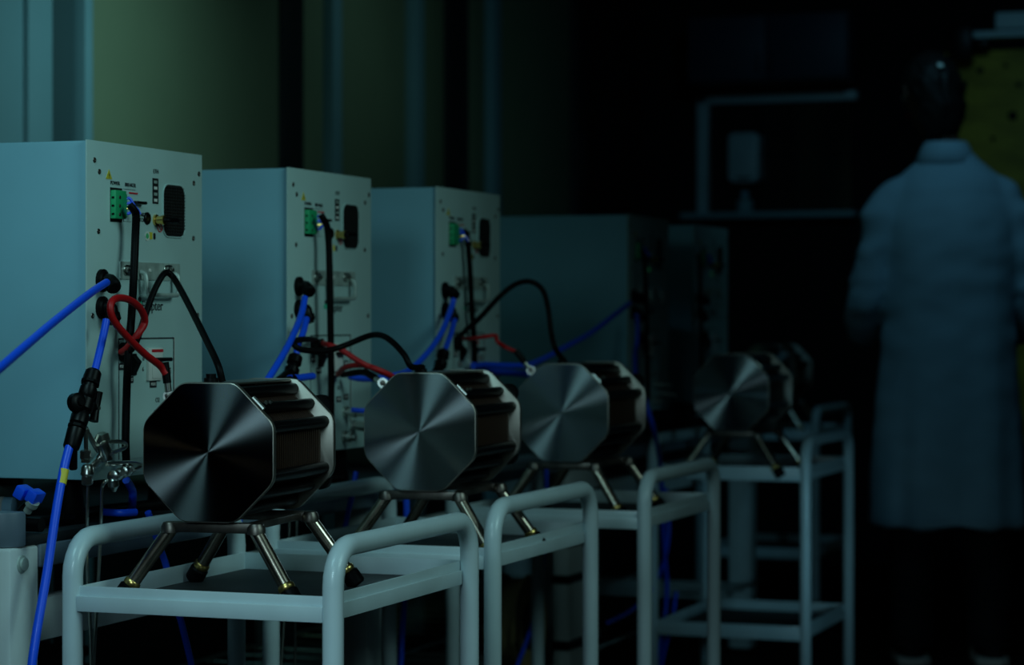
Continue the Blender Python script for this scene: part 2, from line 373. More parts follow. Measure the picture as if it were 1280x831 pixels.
# latch bracket
br = plate('latch_bracket', 'zinc', (149, 326.5), (223.5, 351), .002, r=.002)
for px in (158, 208):
    y, z = L1(px, 337.5)
    MB().prism(rrect(y - .014, z - .0075, y + .014, z + .0075, .007), .002, .0045, 'X', .0006).build('saddle', 'steel', br)
    for q in (-.007, .007): MB().lathe((.0045, y + q, z), (1, 0, 0), [(0, .0045), (.003, .0045), (.004, .003)], 6).build('bolt', 'steel', br)
y, z = L1(186, 338); MB().lathe((.002, y, z), (1, 0, 0), [(0, .003), (.0012, .0025)], 12).build('rivet', 'whiteprint', br)
ya, za = L1(173, 340); yb, zb = L1(213, 369)
MB().tube([(.004, ya, za), (.012, ya, za - .004), (.014, ya, zb + .012), (.014, ya + .003, zb + .003), (.014, ya + .012, zb), (.014, yb - .012, zb), (.014, yb - .003, zb + .003), (.014, yb, zb + .012), (.012, yb, za - .004), (.004, yb, za)], .0034, 10, 4).build('bail_handle', 'zinc', br)
# two bulkhead ports with elbow fittings; elbows lean toward +y on all but the first cabinet
def port(px, py, dirv, par=cab):
    y, z = L1(px, py)
    g = MB().lathe((0, y, z), (1, 0, 0), [(0, .0165), (.005, .0165), (.006, .014), (.008, .012), (.008, .0085), (.015, .0085)], 18).build('bulkhead_port', 'black', par)
    dv = Vector(dirv).normalized(); o = Vector((.015, y, z))
    MB().tube([(.008, y, z), (.015, y, z), o + dv * .008, o + dv * .016], .0095, 14, 4).build('elbow', 'blackgloss', g)
    MB().lathe(o + dv * .010, dv, [(0, .0112), (.009, .0112), (.011, .0085), (.014, .008)], 16).build('collar', 'black', g)
    return o + dv * .03
E1 = port(126.5, 350.5, (0.55, -.55, -.45)); E2 = port(126.5, 384.5, (.35, -.1, -1))
# lower sub panel
y0, z1 = L1(148, 422.5); y1 = L1(217, 423)[0]; z0 = .025
MB().box((.0002, y0, z1 - .002), (.0012, y1, z1)).box((.0002, y1 - .002, z0), (.0012, y1, z1)).box((.0002, y0, z0), (.0008, y0 + .001, z1)).build('panel_groove', 'ink', cab)
MB().box((0, y0 + .002, z0), (.0007, y1 - .003, z1 - .003)).build('sub_panel', 'panel', cab)
MB().box((0, y1, z0), (.0012, y1 + .0016, z1)).build('panel_edge', 'whiteprint', cab)
y, z = L1(151.5, 440)
MB().prism(rrect(y - .009, z - .014, y + .009, z + .014, .0085), 0, .012, 'X', .002).build('cable_gland', 'black', cab)
y0, z1 = L1(161, 442); y1, z0 = L1(168.5, 469)
sw = MB().box((0, y0, z0), (.004, y1, z1), .001).build('rocker_switch', 'blackgloss', cab)
MB().prism([(.004, z0 + .002), (.004, z1 - .002), (.013, (z0 + z1) / 2 + .004)], y0 + .002, y1 - .002, 'Y').build('rocker', 'blackgloss', sw)
y0, z1 = L1(182, 435); y1, z0 = L1(199.5, 475)
bk = MB().box((0, y0, z0), (.006, y1, z1), .001).build('breaker_block', 'whiteprint', cab)
MB().box((.006, y0 + .008, z1 - .006), (.007, y1 - .001, z1 - .002)).build('breaker_stripe', 'redprint', bk)
MB().box((.006, y0 + .010, (z0 + z1) / 2 + .004), (.020, y1 + .006, (z0 + z1) / 2 + .010), .002).build('breaker_lever', 'blackgloss', bk)
for q in (.25, .7): MB().box((.006, y0 + .012 + q * .022, z0 + .016), (.0066, y0 + .015 + q * .022, z0 + .021)).build('terminal_slot', 'void', bk)
MB().box((.006, y0 + .009, z0 + .003), (.0075, y1 - .003, z0 + .027), .001).build('terminal_cover', 'whiteprint', bk)
for p in ((178.5, 448.5), (178, 461.5)):
    y, z = L1(*p); text('0' if p[1] < 450 else '6', 'lettering', .009, 'ink', cab, (.0011, y, z))
for p in ((392, 449), (399, 463), (433, 454), (420, 468), (424, 499), (433, 496)):
    y, z = L2(*p)
    MB().box((.0005, y - .010, z - .005), (.0016, y + .010, z + .005)).build('port_label', 'ink', cab)
    text('PORT', 'lettering', .0062, 'whiteprint', cab, (.002, y, z))
for p, l in (((431, 514), .03), ((441, 531), .035), ((430, 545), .015)):
    y, z = L2(*p)
    MB().lathe((0, y, z), (1, .0, -.1), [(0, .010), (.006, .010), (.006, .006), (.010, .006), (.010, .009), (.010 + l * .5, .009), (.010 + l * .5, .005), (.010 + l, .005)], 12).build('gas_fitting', 'steel', cab)
text('O2', 'lettering', .010, 'ink', cab, (.0011, L2(424, 485)[0], L2(424, 485)[1]))
cabs = [(-1.737, 3.651, 'second grey cabinet, its latch crossed by a straight black cable, red leads below'),
        (-1.722, 4.282, 'third grey cabinet, slightly blurred, a black cable arching away to its right'),
        (-1.742, 5.58, 'fourth grey cabinet, dim and blurred, showing a wide blue-grey side behind the arched cable'),
        (-1.765, 6.253, 'fifth grey cabinet, furthest and darkest of the row')]
for x, y, l in cabs: dup(cab, (x, y, CZ), l)

# ================================================================== TROLLEYS
RC = .014
def make_cart():
    Wc, Lc, zb, zt = .385, .49, .61, .702
    c = empty('trolley', (-1.671, 2.84, 0), 'nearest white tubular trolley, at lower left under the largest octagonal stack', 'trolley', 'white tubular trolleys beside the bench')
    for x in (0, Wc):
        R = .05; pts = [(x, 0, .09), (x, 0, zt - R)]
        pts += [(x, R - R * math.cos(math.radians(t)), zt - R + R * math.sin(math.radians(t))) for t in (15, 30, 45, 60, 75, 90)]
        pts += [(x, Lc - R + R * math.sin(math.radians(t)), zt - R + R * math.cos(math.radians(t))) for t in (0, 15, 30, 45, 60, 75, 90)]
        pts += [(x, Lc, .09)]
        MB().tube(pts, RC, 20, 1).build('side_hoop', 'white', c)
    for nm, z in (('upper_shelf', zb), ('lower_shelf', .225)):
        x0, x1, y0, y1 = RC * .8, Wc - RC * .8, -.004, Lc + .004
        mb = MB(); t = .0025; hh = .030
        mb.box((x0, y0, z + .0), (x1, y1, z + .0025))
        sh = mb.build(nm, 'white', c)
        for nn, lo, hi in (('front_lip', (x0, y0, z), (x1, y0 + t, z + hh)), ('back_lip', (x0, y1 - t, z), (x1, y1, z + hh)),
                           ('left_lip', (x0, y0 + t, z), (x0 + t, y1 - t, z + hh)), ('right_lip', (x1 - t, y0 + t, z), (x1, y1 - t, z + hh))):
            MB().box(lo, hi, .001).build('lip', 'white', sh)
        # the folded step below the lip: a stouter frame rail
        for lo, hi in (((x0, y0 - .006, z - .004), (x1, y0 - .0005, z + .017)), ((x0, y1 + .0005, z - .004), (x1, y1 + .006, z + .017)),
                       ((x1 + .0005, y0 + .02, z - .004), (x1 + .006, y1 - .02, z + .017)), ((x0 - .006, y0 + .02, z - .004), (x0 - .0005, y1 - .02, z + .017))):
            MB().box(lo, hi, .0012).build('frame_rail', 'white', sh)
        MB().box((x0 + .004, y0 + .004, z + .0026), (x1 - .004, y1 - .004, z + .005), .0008).build('shelf_mat', 'mat', sh)
    for x in (0, Wc):
        for y in (0, Lc):
            cs = MB().cyl((x, y, .085), (x, y, .10), .011, 12).box((x - .012, y - .01, .060), (x + .012, y + .022, .085), .003).build('caster', 'zinc', c)
            MB().lathe((x - .010, y + .012, .035), (1, 0, 0), [(0, .030), (.002, .0345), (.018, .0345), (.020, .030)], 20).build('wheel', 'black', cs)
    return c
cart = make_cart()
carts = [(-1.709, 3.53, 'second white tubular trolley, under the second octagonal stack'),
         (-1.695, 4.30, 'third white tubular trolley, in dim light under the third octagonal stack'),
         (-1.712, 5.69, 'fourth white tubular trolley, dark and blurred, open lower frame showing'),
         (-2.13, 7.62, 'fifth white tubular trolley, lost in the dark behind the fourth')]
for x, y, l in carts: dup(cart, (x, y, 0), l)

# ================================================================== OCTAGONAL STACKS
AP = .0945; LEN = .25; ZC = .204                 # apothem, body length, axis height above the trolley mat
def octo(ap, cut=.010):
    R = ap / math.cos(math.pi / 8); out = []
    for k in range(8):
        a = math.radians(22.5 + 45 * k); v = Vector((R * math.cos(a), R * math.sin(a)))
        p = Vector((R * math.cos(a - math.pi / 4), R * math.sin(a - math.pi / 4))); q = Vector((R * math.cos(a + math.pi / 4), R * math.sin(a + math.pi / 4)))
        A = v + (p - v).normalized() * cut; B = v + (q - v).normalized() * cut
        for t in (0, .25, .5, .75, 1): out.append(tuple((1 - t) ** 2 * A + 2 * t * (1 - t) * v + t * t * B))
    return out
def make_stack():
    s = empty('electrolyser_stack', (-1.498, 2.90, .6152), 'nearest and largest octagonal steel stack, thin warm streak on its brushed face', 'electrolyser', 'octagonal steel stacks on splayed legs')
    for y0, y1 in ((0, .009), (LEN - .009, LEN)):
        o = MB().prism(octo(AP), y0, y1, 'Y', .0012).build('end_plate', 'rim', s)
        o.location = (0, 0, ZC)
    o = MB().prism(octo(AP - .0015), -.0008, .0, 'Y').build('brushed_face', 'disc', s, smooth=False); o.location = (0, 0, ZC)
    o = MB().prism(octo(AP - .020), .009, LEN - .009, 'Y').build('cell_core', 'core', s); o.location = (0, 0, ZC)
    mb = MB()
    for k in range(1, 26):
        y = .012 + k * (LEN - .024) / 26; mb.prism(octo(AP - .0185), y - .0012, y + .0012, 'Y')
    o = mb.build('cell_plates', 'core', s); o.location = (0, 0, ZC); o['kind'] = 'stuff'
    R = AP / math.cos(math.pi / 8)
    for k in range(8):
        a = math.radians(22.5 + 45 * k); x, z = (R - .016) * math.cos(a), (R - .016) * math.sin(a) + ZC
        MB().cyl((x, .0095, z), (x, LEN - .0095, z), .0085, 14).build('tie_rod', 'blackgloss', s)
        MB().lathe((x, LEN, z), (0, 1, 0), [(0, .009), (.008, .009), (.009, .006), (.014, .006)], 6).build('nut', 'steel', s)
        a = math.radians(45 * k); x, z = (AP - .011) * math.cos(a), (AP - .011) * math.sin(a) + ZC
        if k % 2:
            MB().cyl((x, .0095, z), (x, LEN - .0095, z), .0072, 14).build('tie_rod', 'blackgloss', s)
    # top cover plate and carrying lug on the shoulder
    MB().box((-.034, .010, ZC + AP - .004), (.030, LEN - .010, ZC + AP - .001), .001).build('top_cover', 'rim', s)
    MB().lathe((-.008, .030, ZC + AP - .001), (0, 0, 1), [(0, .010), (.006, .010), (.007, .007), (.012, .007)], 18).build('cable_socket', 'blackgloss', s)
    a = math.radians(45); c0 = Vector((math.cos(a) * (AP - .002), .020, math.sin(a) * (AP - .002) + ZC)); td = Vector((math.sin(a), 0, -math.cos(a)))
    MB().tube([c0 - td * .012, c0 + td * .010], .0035, 8, 1).build('clip', 'steel', s)
    for yy in (.045, .06): MB().lathe((c0.x, yy, c0.z), (math.cos(a), 0, math.sin(a)), [(0, .003), (.004, .003)], 8).build('pin', 'steel', s)
    for q in (-.05, .055): MB().lathe((.07, LEN, ZC + q), (0, 1, 0), [(0, .016), (.012, .016), (.016, .011), (.026, .011)], 16).build('outlet', 'black', s)
    # stand: frame bars and four splayed legs with brass rings and rubber feet
    zf = ZC - AP - .008
    st = MB()
    for y in (.018, LEN - .018): st.box((-.066, y - .008, zf - .007), (.068, y + .008, zf + .007), .002)
    for x in (-.045, .045): st.box((x - .006, .02, zf - .005), (x + .006, LEN - .02, zf + .005), .001)
    st.build('stand_frame', 'standiron', s)
    for sx in (-1, 1):
        for sy in (0, 1):
            y0 = .018 if sy == 0 else LEN - .018
            A = Vector((sx * .062, y0, zf - .004)); B = Vector((sx * .112, y0 + (-.016 if sy == 0 else .016), .024)); F = A + (B - A) * 1.22; dv = (B - A).normalized()
            lg = MB().cyl(A, B, .0095, 14).build('leg', 'legsteel', s)
            MB().lathe(A + Vector((0, 0, .004)), (0, 0, 1), [(-.008, .013), (0, .013), (.006, .010), (.007, .006)], 14).build('leg_socket', 'standiron', lg)
            MB().lathe(B - dv * .005, dv, [(0, .0105), (.002, .0118), (.007, .0118), (.009, .0105)], 16).build('ring', 'brass', lg)
            tgt = .0008
            k_ = (B.z - tgt - .003) / -dv.z
            MB().lathe(B + dv * .003, dv, [(0, .0105), (.003, .0135), (max(.006, k_ - .004), .0135), (max(.008, k_ - .001), .011)], 16).build('rubber_foot', 'black', lg)
    return s
stack = make_stack()
stacks = [(-1.455, 3.546, 'second octagonal steel stack, dark blue brushed face, on dark rusty legs'),
          (-1.491, 4.35, 'third octagonal steel stack, bow tie shine on its face, between the second and fourth'),
          (-1.51, 5.68, 'fourth octagonal stack, only a pale bow tie shine visible in the dark'),
          (-1.93, 7.72, 'fifth octagonal stack, a small pale glint left of the technician')]
for x, y, l in stacks: dup(stack, (x, y, .6152), l, math.radians(3) if y < 4 else 0)
stack.rotation_euler.z = math.radians(5)

# ================================================================== CABLES AND HOSES
def cable(name, pts, r, m, label, cat, sub=7, n=12, ends=()):
    """pts world points; label on the top-level thing"""
    if not ends:
        o = MB().tube(pts, r, n, sub).build(name, m); return tag(o, label, cat)
    root = empty(name, tuple(pts[-1]), label, cat); o0 = Vector(pts[-1])
    MB().tube([Vector(p) - o0 for p in pts], r, n, sub).build('sheath', m, root)
    for kind, p, dv in ends:
        p = Vector(p) - o0; dv = Vector(dv).normalized()
        if kind == 'lug':
            MB().tube([p - dv * .02, p + dv * .010], .0062, 12, 1).build('heat_shrink', 'blackgloss', root)
            sd = dv.orthogonal().normalized()
            mb = MB().cyl(p + dv * .010, p + dv * .022, .0052, 12)
            c = p + dv * .029; nrm = Vector((.3, -.95, .1)).normalized()
            mb.lathe(c - nrm * .0018, nrm, [(0, .0085), (.0034, .0085)], 20)
            mb.build('ring_lug', 'steel', root)
            MB().lathe(c - nrm * .002, nrm, [(0, .0055), (.007, .0055), (.008, .003)], 6).build('bolt', 'standiron', root)
        if kind == 'plug':
            MB().lathe(p, dv, [(0, .009), (.02, .0095), (.024, .007), (.034, .006)], 14).build('plug', 'blackgloss', root)
    return root
X0 = CX
V = lambda x, y, X: PX(x, y, X)
# cabinet 1
P0 = V(163, 252, X0 + .03)
cable('power_cable', [V(162, 256, X0 + .024), V(167, 262, X0 + .028), V(170, 270, X0 + .028), V(169, 300, X0 + .026), V(167, 350, X0 + .030), V(164, 400, X0 + .026), V(160, 450, X0 + .030), V(158, 500, X0 + .024), V(157, 550, X0 + .024), V(158, 582, X0 + .022)], .0058, 'black',
      'thick black cable hanging straight down from green plug of nearest cabinet', 'cable')
cable('signal_cable', [V(158, 440, X0 + .012), V(168, 432, X0 + .045), V(178, 405, X0 + .030), V(190, 370, X0 + .030), V(202, 346, X0 + .034), V(210, 341, X0 + .036), V(220, 352, X0 + .05), V(238, 385, X0 + .11), V(258, 425, X0 + .18), V(272, 455, X0 + .228), V(278, 477, X0 + .236)], .0048, 'black',
      'thin black cable looped over the latch of nearest cabinet, ending on nearest stack', 'cable')
cable('red_lead', [V(152, 440, X0 + .012), V(160, 434, X0 + .03), V(172, 418, X0 + .045), V(181, 402, X0 + .05), V(175, 385, X0 + .055), V(160, 374, X0 + .06), V(145, 373, X0 + .065), V(138, 382, X0 + .068), V(142, 400, X0 + .07), V(160, 422, X0 + .075), V(182, 443, X0 + .08), V(200, 457, X0 + .085), V(207, 467, X0 + .09)], .0052, 'red',
      'red lead curled in a loop in front of nearest cabinet, ending in a ring lug', 'cable',
      ends=[('lug', V(208, 470, X0 + .09), V(209, 484, X0 + .092) - V(207, 468, X0 + .09))])
e1 = Vector((CX, 2.987, CZ)) + E1
cable('air_hose', [V(133, 353, X0 + .045), V(112, 367, X0 + .07), V(70, 400, X0 + .12), V(30, 434, X0 + .17), V(0, 460, X0 + .20), V(-60, 512, X0 + .26), V(-120, 600, X0 + .30), V(-170, 760, X0 + .30), V(-185, 1000, X0 + .28), (-1.46, 2.14, .03), (-1.40, 2.2, .006), (-1.25, 2.3, .006)], .0056, 'blue',
      'blue hose running from upper port of nearest cabinet to the left frame edge', 'hose')
cable('water_hose', [V(133, 400, X0 + .034), V(129, 420, X0 + .036), V(122, 450, X0 + .04), V(117, 470, X0 + .042)], .0056, 'blue',
      'short blue hose from second port of nearest cabinet down to the black valve', 'hose')
wh = empty('drain_hose', V(40, 831, X0 + .05), 'blue hose with a yellow band below the black valve, passing the bench corner', 'hose')
ln = [V(89, 550, X0 + .042), V(80, 585, X0 + .042), V(70, 640, X0 + .045), V(58, 720, X0 + .048), V(45, 795, X0 + .05), V(38, 850, X0 + .05), V(30, 960, X0 + .05), V(40, 1080, X0 + .02)]
MB().tube([p - wh.location for p in ln], .0062, 14, 6).build('hose', 'blue', wh)
MB().tube([V(80.2, 587, X0 + .0425) - wh.location, V(76.6, 605, X0 + .0433) - wh.location], .0068, 14, 1).build('band', 'yellow', wh)
# black quick valve, axis from (117,468) to (88,560)
vA, vB = V(117.5, 463, X0 + .042), V(88, 562, X0 + .042); ax = (vB - vA); Lv = ax.length; ax.normalize()
vv = empty('hose_valve', vA, 'black plastic shut-off valve with winged knobs joining two blue hoses', 'valve')
MB().lathe((0, 0, 0), ax, [(0, .009), (.003, .0115), (.018, .0125), (.021, .0095), (.027, .0095), (.028, .012), (.040, .012), (.043, .010), (.047, .014), (.062, .014), (.066, .0105), (.072, .013), (.084, .0125), (.087, .009), (.092, .009), (.094, .0125), (Lv - .004, .0115), (Lv, .009)], 18).build('body', 'blackgloss', vv)
c = ax * (Lv * .42); sd = Vector((.15, 1, .08)).normalized()
for q in (.018, .088): MB().lathe(ax * q * 1.0, ax, [(0, .0135), (.004, .0135)], 8).build('nut', 'black', vv)
MB().tube([c, c + sd * -.020], .008, 12, 1).build('side_branch', 'blackgloss', vv)
MB().lathe(c - sd * .017 + Vector((0, 0, .003)), (1, -.35, .15), [(-.006, .010), (-.004, .0135), (.006, .0135), (.009, .009), (.009, .006), (.012, .005)], 18).build('knob', 'blackgloss', vv)
c2 = ax * (Lv * .50)
MB().tube([c2, c2 + sd * .026], .006, 12, 1).build('side_branch', 'blackgloss', vv)
kb = c2 + sd * .03
MB().tube([kb + Vector((0, .006, .021)), kb + Vector((0, 0, 0)), kb - Vector((0, .007, .019))], lambda t: .0055 + .0015 * abs(2 * t - 1), 12, 4).build('wing_knob', 'blackgloss', vv)
MB().lathe(kb + Vector((.004, -.001, -.001)), (1, -.3, 0), [(0, .003), (.003, .0025)], 10).build('screw', 'steel', vv)
MB().box((-.004, -.008, -.145), (.004, .006, -.105), .003).build('lower_tab', 'black', vv, loc=V(92, 565, X0 + .03) - vA + Vector((0, 0, .12)))
# steel manifold with two slim tubes
X1 = X0 + .025
mo = V(109, 600, X1)
mf = empty('gas_manifold', mo, 'cluster of small steel fittings and bent tubes hanging beside black valve', 'fitting')
def st(pts, r, nm='tube', n=10, sub=5): return MB().tube([Vector(p) - mo for p in pts], r, n, sub).build(nm, 'steel', mf)
st([V(110, 605, X1), V(109, 640, X1), V(108.5, 700, X1), V(112, 760, X1), V(114, 830, X1), V(113, 900, X1)], .0027)
st([V(142, 597, X1 + .01), V(133, 601, X1 + .008), V(127.5, 610, X1), V(126.5, 640, X1), V(124, 700, X1), V(121, 760, X1), V(117, 831, X1), V(116, 900, X1)], .0027)
st([V(107, 535, X1), V(107.5, 562, X1)], .0030); st([V(107, 535, X1), V(118, 556, X1), V(124, 565, X1 + .005)], .0036)
def fit(p, dv, prof, nm='nut', n=6): MB().lathe(Vector(p) - mo, dv, prof, n).build(nm, 'steel', mf)
fit(V(107, 562, X1), (0, 0, -1), [(0, .006), (.002, .008), (.012, .008), (.013, .0065), (.018, .0065)])
fit(V(109, 580, X1), (0, 0, -1), [(0, .006), (.004, .009), (.014, .010), (.017, .007)], 'body', 14)
fit(V(109, 594, X1), (0, 0, -1), [(0, .006), (.002, .0082), (.012, .0082), (.014, .006)])
st([V(110, 588, X1), V(122, 575, X1), V(132, 563, X1 + .01)], .0062, 'elbow', 12)
fit(V(127, 552, X1 + .008), (.2, .3, -1), [(0, .007), (.003, .010), (.016, .010), (.019, .008), (.028, .008)], 'body', 14)
fit(V(126, 548, X1 + .008), (.1, 1, .1), [(-.006, .007), (.0, .009), (.010, .009), (.012, .006)])
st([V(133, 552, X1 + .01), V(150, 552, X1 + .012), V(157, 555, X1 + .012), V(155, 560, X1 + .012), V(138, 567, X1 + .02)], .0030)
st([V(134, 580, X1 + .018), V(160, 578, X1 + .016), V(174, 580, X1 + .014), V(175, 584, X1 + .014), V(165, 588, X1 + .014)], .0030)
dvm = (V(172, 583, X1 + .012) - V(140, 596, X1 + .018)).normalized()
for k, t in enumerate((0, .017, .034, .050)):
    fit(V(140, 596, X1 + .018) + dvm * t, dvm, [(0, .0055), (.002, .0085), (.010, .0085), (.012, .0055)], 'nut', 6 if k % 2 else 14)
fit(V(141, 597, X1 + .016), (0, .2, -1), [(0, .006), (.003, .0082), (.012, .0082), (.016, .005), (.02, .003)], 'drain_plug', 14)
# cabinet 2
cable('power_cable', [V(401, 268, X0 + .024), V(405, 275, X0 + .028), V(410, 290, X0 + .028), V(412, 340, X0 + .030), V(413, 400, X0 + .030), V(414, 470, X0 + .028), V(414, 520, X0 + .025), V(415, 545, X0 + .02)], .0058, 'black',
      'straight black cable down the middle of the second cabinet', 'cable')
cable('air_hose', [V(381, 372, X0 + .045), V(376, 395, X0 + .055), V(362, 428, X0 + .075), V(345, 458, X0 + .09), V(330, 482, X0 + .10), V(315, 510, X0 + .10)], .0056, 'blue', 'blue hose from upper port of the second cabinet, slanting behind nearest stack', 'hose')
cable('water_hose', [V(383, 398, X0 + .036), V(379, 415, X0 + .040), V(373, 430, X0 + .042), V(370, 445, X0 + .042)], .0056, 'blue', 'short blue hose from second port of the second cabinet into a black fitting', 'hose')
def elbow_valve(name, pts, X, label):
    o = V(*pts[0], X); e = empty(name, o, label, 'valve')
    q = [V(*p, X) - o for p in pts]; dv = (q[1] - q[0]).normalized()
    MB().lathe((0, 0, 0), dv, [(0, .009), (.003, .012), (.016, .0125), (.019, .009), (.024, .0095), (.026, .0125), (.036, .012)], 16).build('body', 'blackgloss', e)
    MB().tube([q[1] * .8, q[1], q[2]], .0105, 14, 4).build('elbow', 'black', e)
    return e
elbow_valve('hose_fitting', [(370, 444), (364, 466), (350, 478)], X0 + .042, 'black hose fitting showing above the rear edge of nearest stack')
cable('blue_plug', [V(362, 473, X0 + .08), V(375, 472, X0 + .08), V(391, 470, X0 + .08)], .006, 'blue', 'short blue stub lying level behind the top of nearest stack', 'hose', ends=[('plug', V(366, 474, X0 + .08), (0, -1, -.3))])
S2 = Vector((-1.455 - .008, 3.576, .6152 + ZC + AP + .008))
cable('signal_cable', [V(394, 425, X0 + .012), V(385, 424, X0 + .05), V(372, 425, X0 + .07), V(368, 431, X0 + .08), V(378, 437, X0 + .09), V(405, 438.5, X0 + .11), V(430, 432, X0 + .13), V(460, 420, X0 + .17), V(476, 419, X0 + .20), V(490, 427, X0 + .23), V(505, 443, X0 + .26), V(514, 458, X0 + .272), S2], .0050, 'black',
      'black cable making a flat loop before the second cabinet, rising to second stack', 'cable', ends=[('plug', V(398, 424, X0 + .012), (.2, .05, -1))])
cable('red_lead', [V(402, 428, X0 + .014), V(410, 431, X0 + .04), V(425, 436, X0 + .06), V(440, 446, X0 + .08), V(455, 455, X0 + .10), V(475, 464, X0 + .12), V(492, 472, X0 + .13), V(505, 482, X0 + .13)], .0048, 'red', 'upper red lead crossing the second cabinet toward second stack', 'cable')
cable('red_lead', [V(423, 468, X0 + .012), V(428, 461, X0 + .04), V(440, 457, X0 + .07), V(455, 456.5, X0 + .095), V(470, 461, X0 + .12), V(490, 470, X0 + .14), V(505, 480, X0 + .15)], .0048, 'red', 'lower red lead arching up from the second cabinet to second stack', 'cable')
cable('black_lead', [V(428, 468, X0 + .014), V(436, 467, X0 + .04), V(450, 465, X0 + .07), V(460, 467, X0 + .09), V(465, 470, X0 + .10)], .0056, 'black', 'short black lead with a steel ring lug left of second stack', 'cable',
      ends=[('lug', V(465, 470, X0 + .10), V(476, 478, X0 + .12) - V(465, 471, X0 + .10))])
cable('blue_hose', [V(436, 470, X0 + .02), V(450, 473, X0 + .04), V(468, 473, X0 + .07), V(490, 470, X0 + .10), V(512, 462, X0 + .06), V(535, 440, X0 + .05), V(552, 415, X0 + .045), V(564, 385, X0 + .04), V(567, 374, X0 + .04)], .0056, 'blue', 'blue hose from upper port of the third cabinet, passing behind second stack', 'hose')
cable('blue_hose', [V(440, 512, X0 + .04), V(450, 513, X0 + .05), V(470, 514, X0 + .07), V(490, 520, X0 + .08)], .0045, 'blue', 'thin blue hose leaving the steel port at the foot of second cabinet', 'hose')
# cabinet 3
cable('power_cable', [V(580, 288, X0 + .024), V(584, 296, X0 + .028), V(587, 330, X0 + .030), V(590, 390, X0 + .030), V(593, 430, X0 + .028), V(594, 465, X0 + .025), V(595, 490, X0 + .02)], .0056, 'black', 'black cable hanging down the third cabinet', 'cable')
cable('water_hose', [V(569, 395, X0 + .036), V(564, 415, X0 + .04), V(556, 438, X0 + .042)], .0056, 'blue', 'short blue hose from second port of the third cabinet', 'hose')
elbow_valve('hose_fitting', [(555, 438), (551, 455), (546, 466)], X0 + .042, 'black hose fitting just above the second stack')
S3 = Vector((-1.491 - .008, 4.38, .6152 + ZC + AP + .008))
cable('signal_cable', [V(577, 418, X0 + .012), V(585, 410, X0 + .05), V(600, 397, X0 + .08), V(625, 370, X0 + .12), V(645, 355, X0 + .15), V(663, 352, X0 + .18), V(678, 362, X0 + .20), V(685, 385, X0 + .215), V(689, 415, X0 + .225), V(694, 435, X0 + .236), S3], .0052, 'black', 'black cable in a high arch from the third cabinet to third stack', 'cable')
cable('red_lead', [V(578, 423, X0 + .012), V(590, 423, X0 + .05), V(605, 421, X0 + .08), V(619, 419.5, X0 + .10), V(622, 427, X0 + .11), V(632, 434, X0 + .12), V(645, 440, X0 + .14), V(652, 447, X0 + .15)], .0040, 'red', 'thin kinked red lead reaching from third cabinet to third stack', 'cable',
      ends=[('lug', V(652, 448, X0 + .15), V(660, 458, X0 + .16) - V(653, 449, X0 + .15))])
cable('blue_hose', [V(592, 457, X0 + .04), V(610, 456, X0 + .05), V(640, 457, X0 + .07), V(660, 456, X0 + .08), V(680, 448, X0 + .07), V(710, 432, X0 + .06), V(740, 415, X0 + .05), V(770, 392, X0 + .045), V(787, 379, X0 + .04)], .0062, 'blue', 'blue hose running from the fourth cabinet port back past the third stack', 'hose')
cable('blue_hose', [V(592, 457, X0 + .035), V(610, 463, X0 + .02), V(640, 466, X0 + .02), V(665, 468, X0 + .02)], .0075, 'blue', 'thicker blue hose lying level behind the third stack top edge', 'hose')
# cabinet 4 and 5
cable('power_cable', [V(803, 312, X0 + .024), V(806, 330, X0 + .028), V(808, 380, X0 + .028), V(809, 440, X0 + .026), V(810, 500, X0 + .02)], .0056, 'black', 'dim black cable down the face of the fourth cabinet', 'cable')
cable('blue_hose', [V(796, 392, X0 + .036), V(797, 410, X0 + .04), V(796, 430, X0 + .04), V(794, 445, X0 + .03), V(795, 500, X0 + .02), V(798, 545, X0 + .015), (X0 - .02, 5.50, TZ + .006)], .0056, 'blue', 'short dim blue hose hanging on the face of the fourth cabinet', 'hose')
cable('blue_hose', [V(800, 480, -1.60), V(808, 505, -1.58), V(817, 535, -1.57), V(822, 560, -1.60), V(826, 590, -1.66), V(830, 680, -1.70), V(832, 760, -1.72), (-1.74, 5.72, .02), (-1.80, 5.78, .006)], .0055, 'blue', 'dark blue hose dropping between third stack and fourth trolley', 'hose')
cable('power_cable', [V(873, 318, X0 - .005), V(875, 340, X0 + .002), V(876, 400, X0), V(877, 470, X0 - .005)], .0056, 'black', 'nearly invisible black cable on the furthest cabinet', 'cable')
# hoses under and behind the trolleys
XB = X0 + .022
cable('blue_hose', [V(185, 640, XB), V(200, 685, XB), V(207, 705, XB), V(222, 760, XB), V(240, 835, XB), V(250, 900, XB)], .0052, 'blue', 'blue hose slanting down behind the front of nearest trolley', 'hose')
cable('blue_hose', [V(300, 600, XB), V(299, 680, XB), V(300, 760, XB), V(300, 835, XB), V(298, 920, XB)], .0050, 'blue', 'blue hose hanging straight down behind middle of nearest trolley', 'hose')
cable('blue_hose', [V(445, 590, XB), V(440, 620, XB), V(433, 650, XB), V(425, 700, XB), V(420, 760, XB)], .0050, 'blue', 'blue hose crossing the left rail of the second trolley', 'hose')
cable('blue_hose', [V(507, 600, XB), V(508, 650, XB), V(506, 740, XB), V(502, 800, XB), V(500, 850, XB)], .0060, 'blue', 'blue hose seen between the legs of second stack', 'hose')
cable('blue_hose', [V(683, 570, XB), V(682, 650, XB), V(677, 720, XB), V(665, 780, XB), V(645, 835, XB)], .0050, 'blue', 'blue hose curving past the tan cable reel', 'hose')
cable('blue_hose', [V(832, 610, XB), V(836, 660, XB), V(830, 700, XB), V(815, 735, XB), V(790, 762, XB), V(760, 778, XB)], .0048, 'blue', 'dark blue hose sagging in a curve under the third trolley', 'hose')
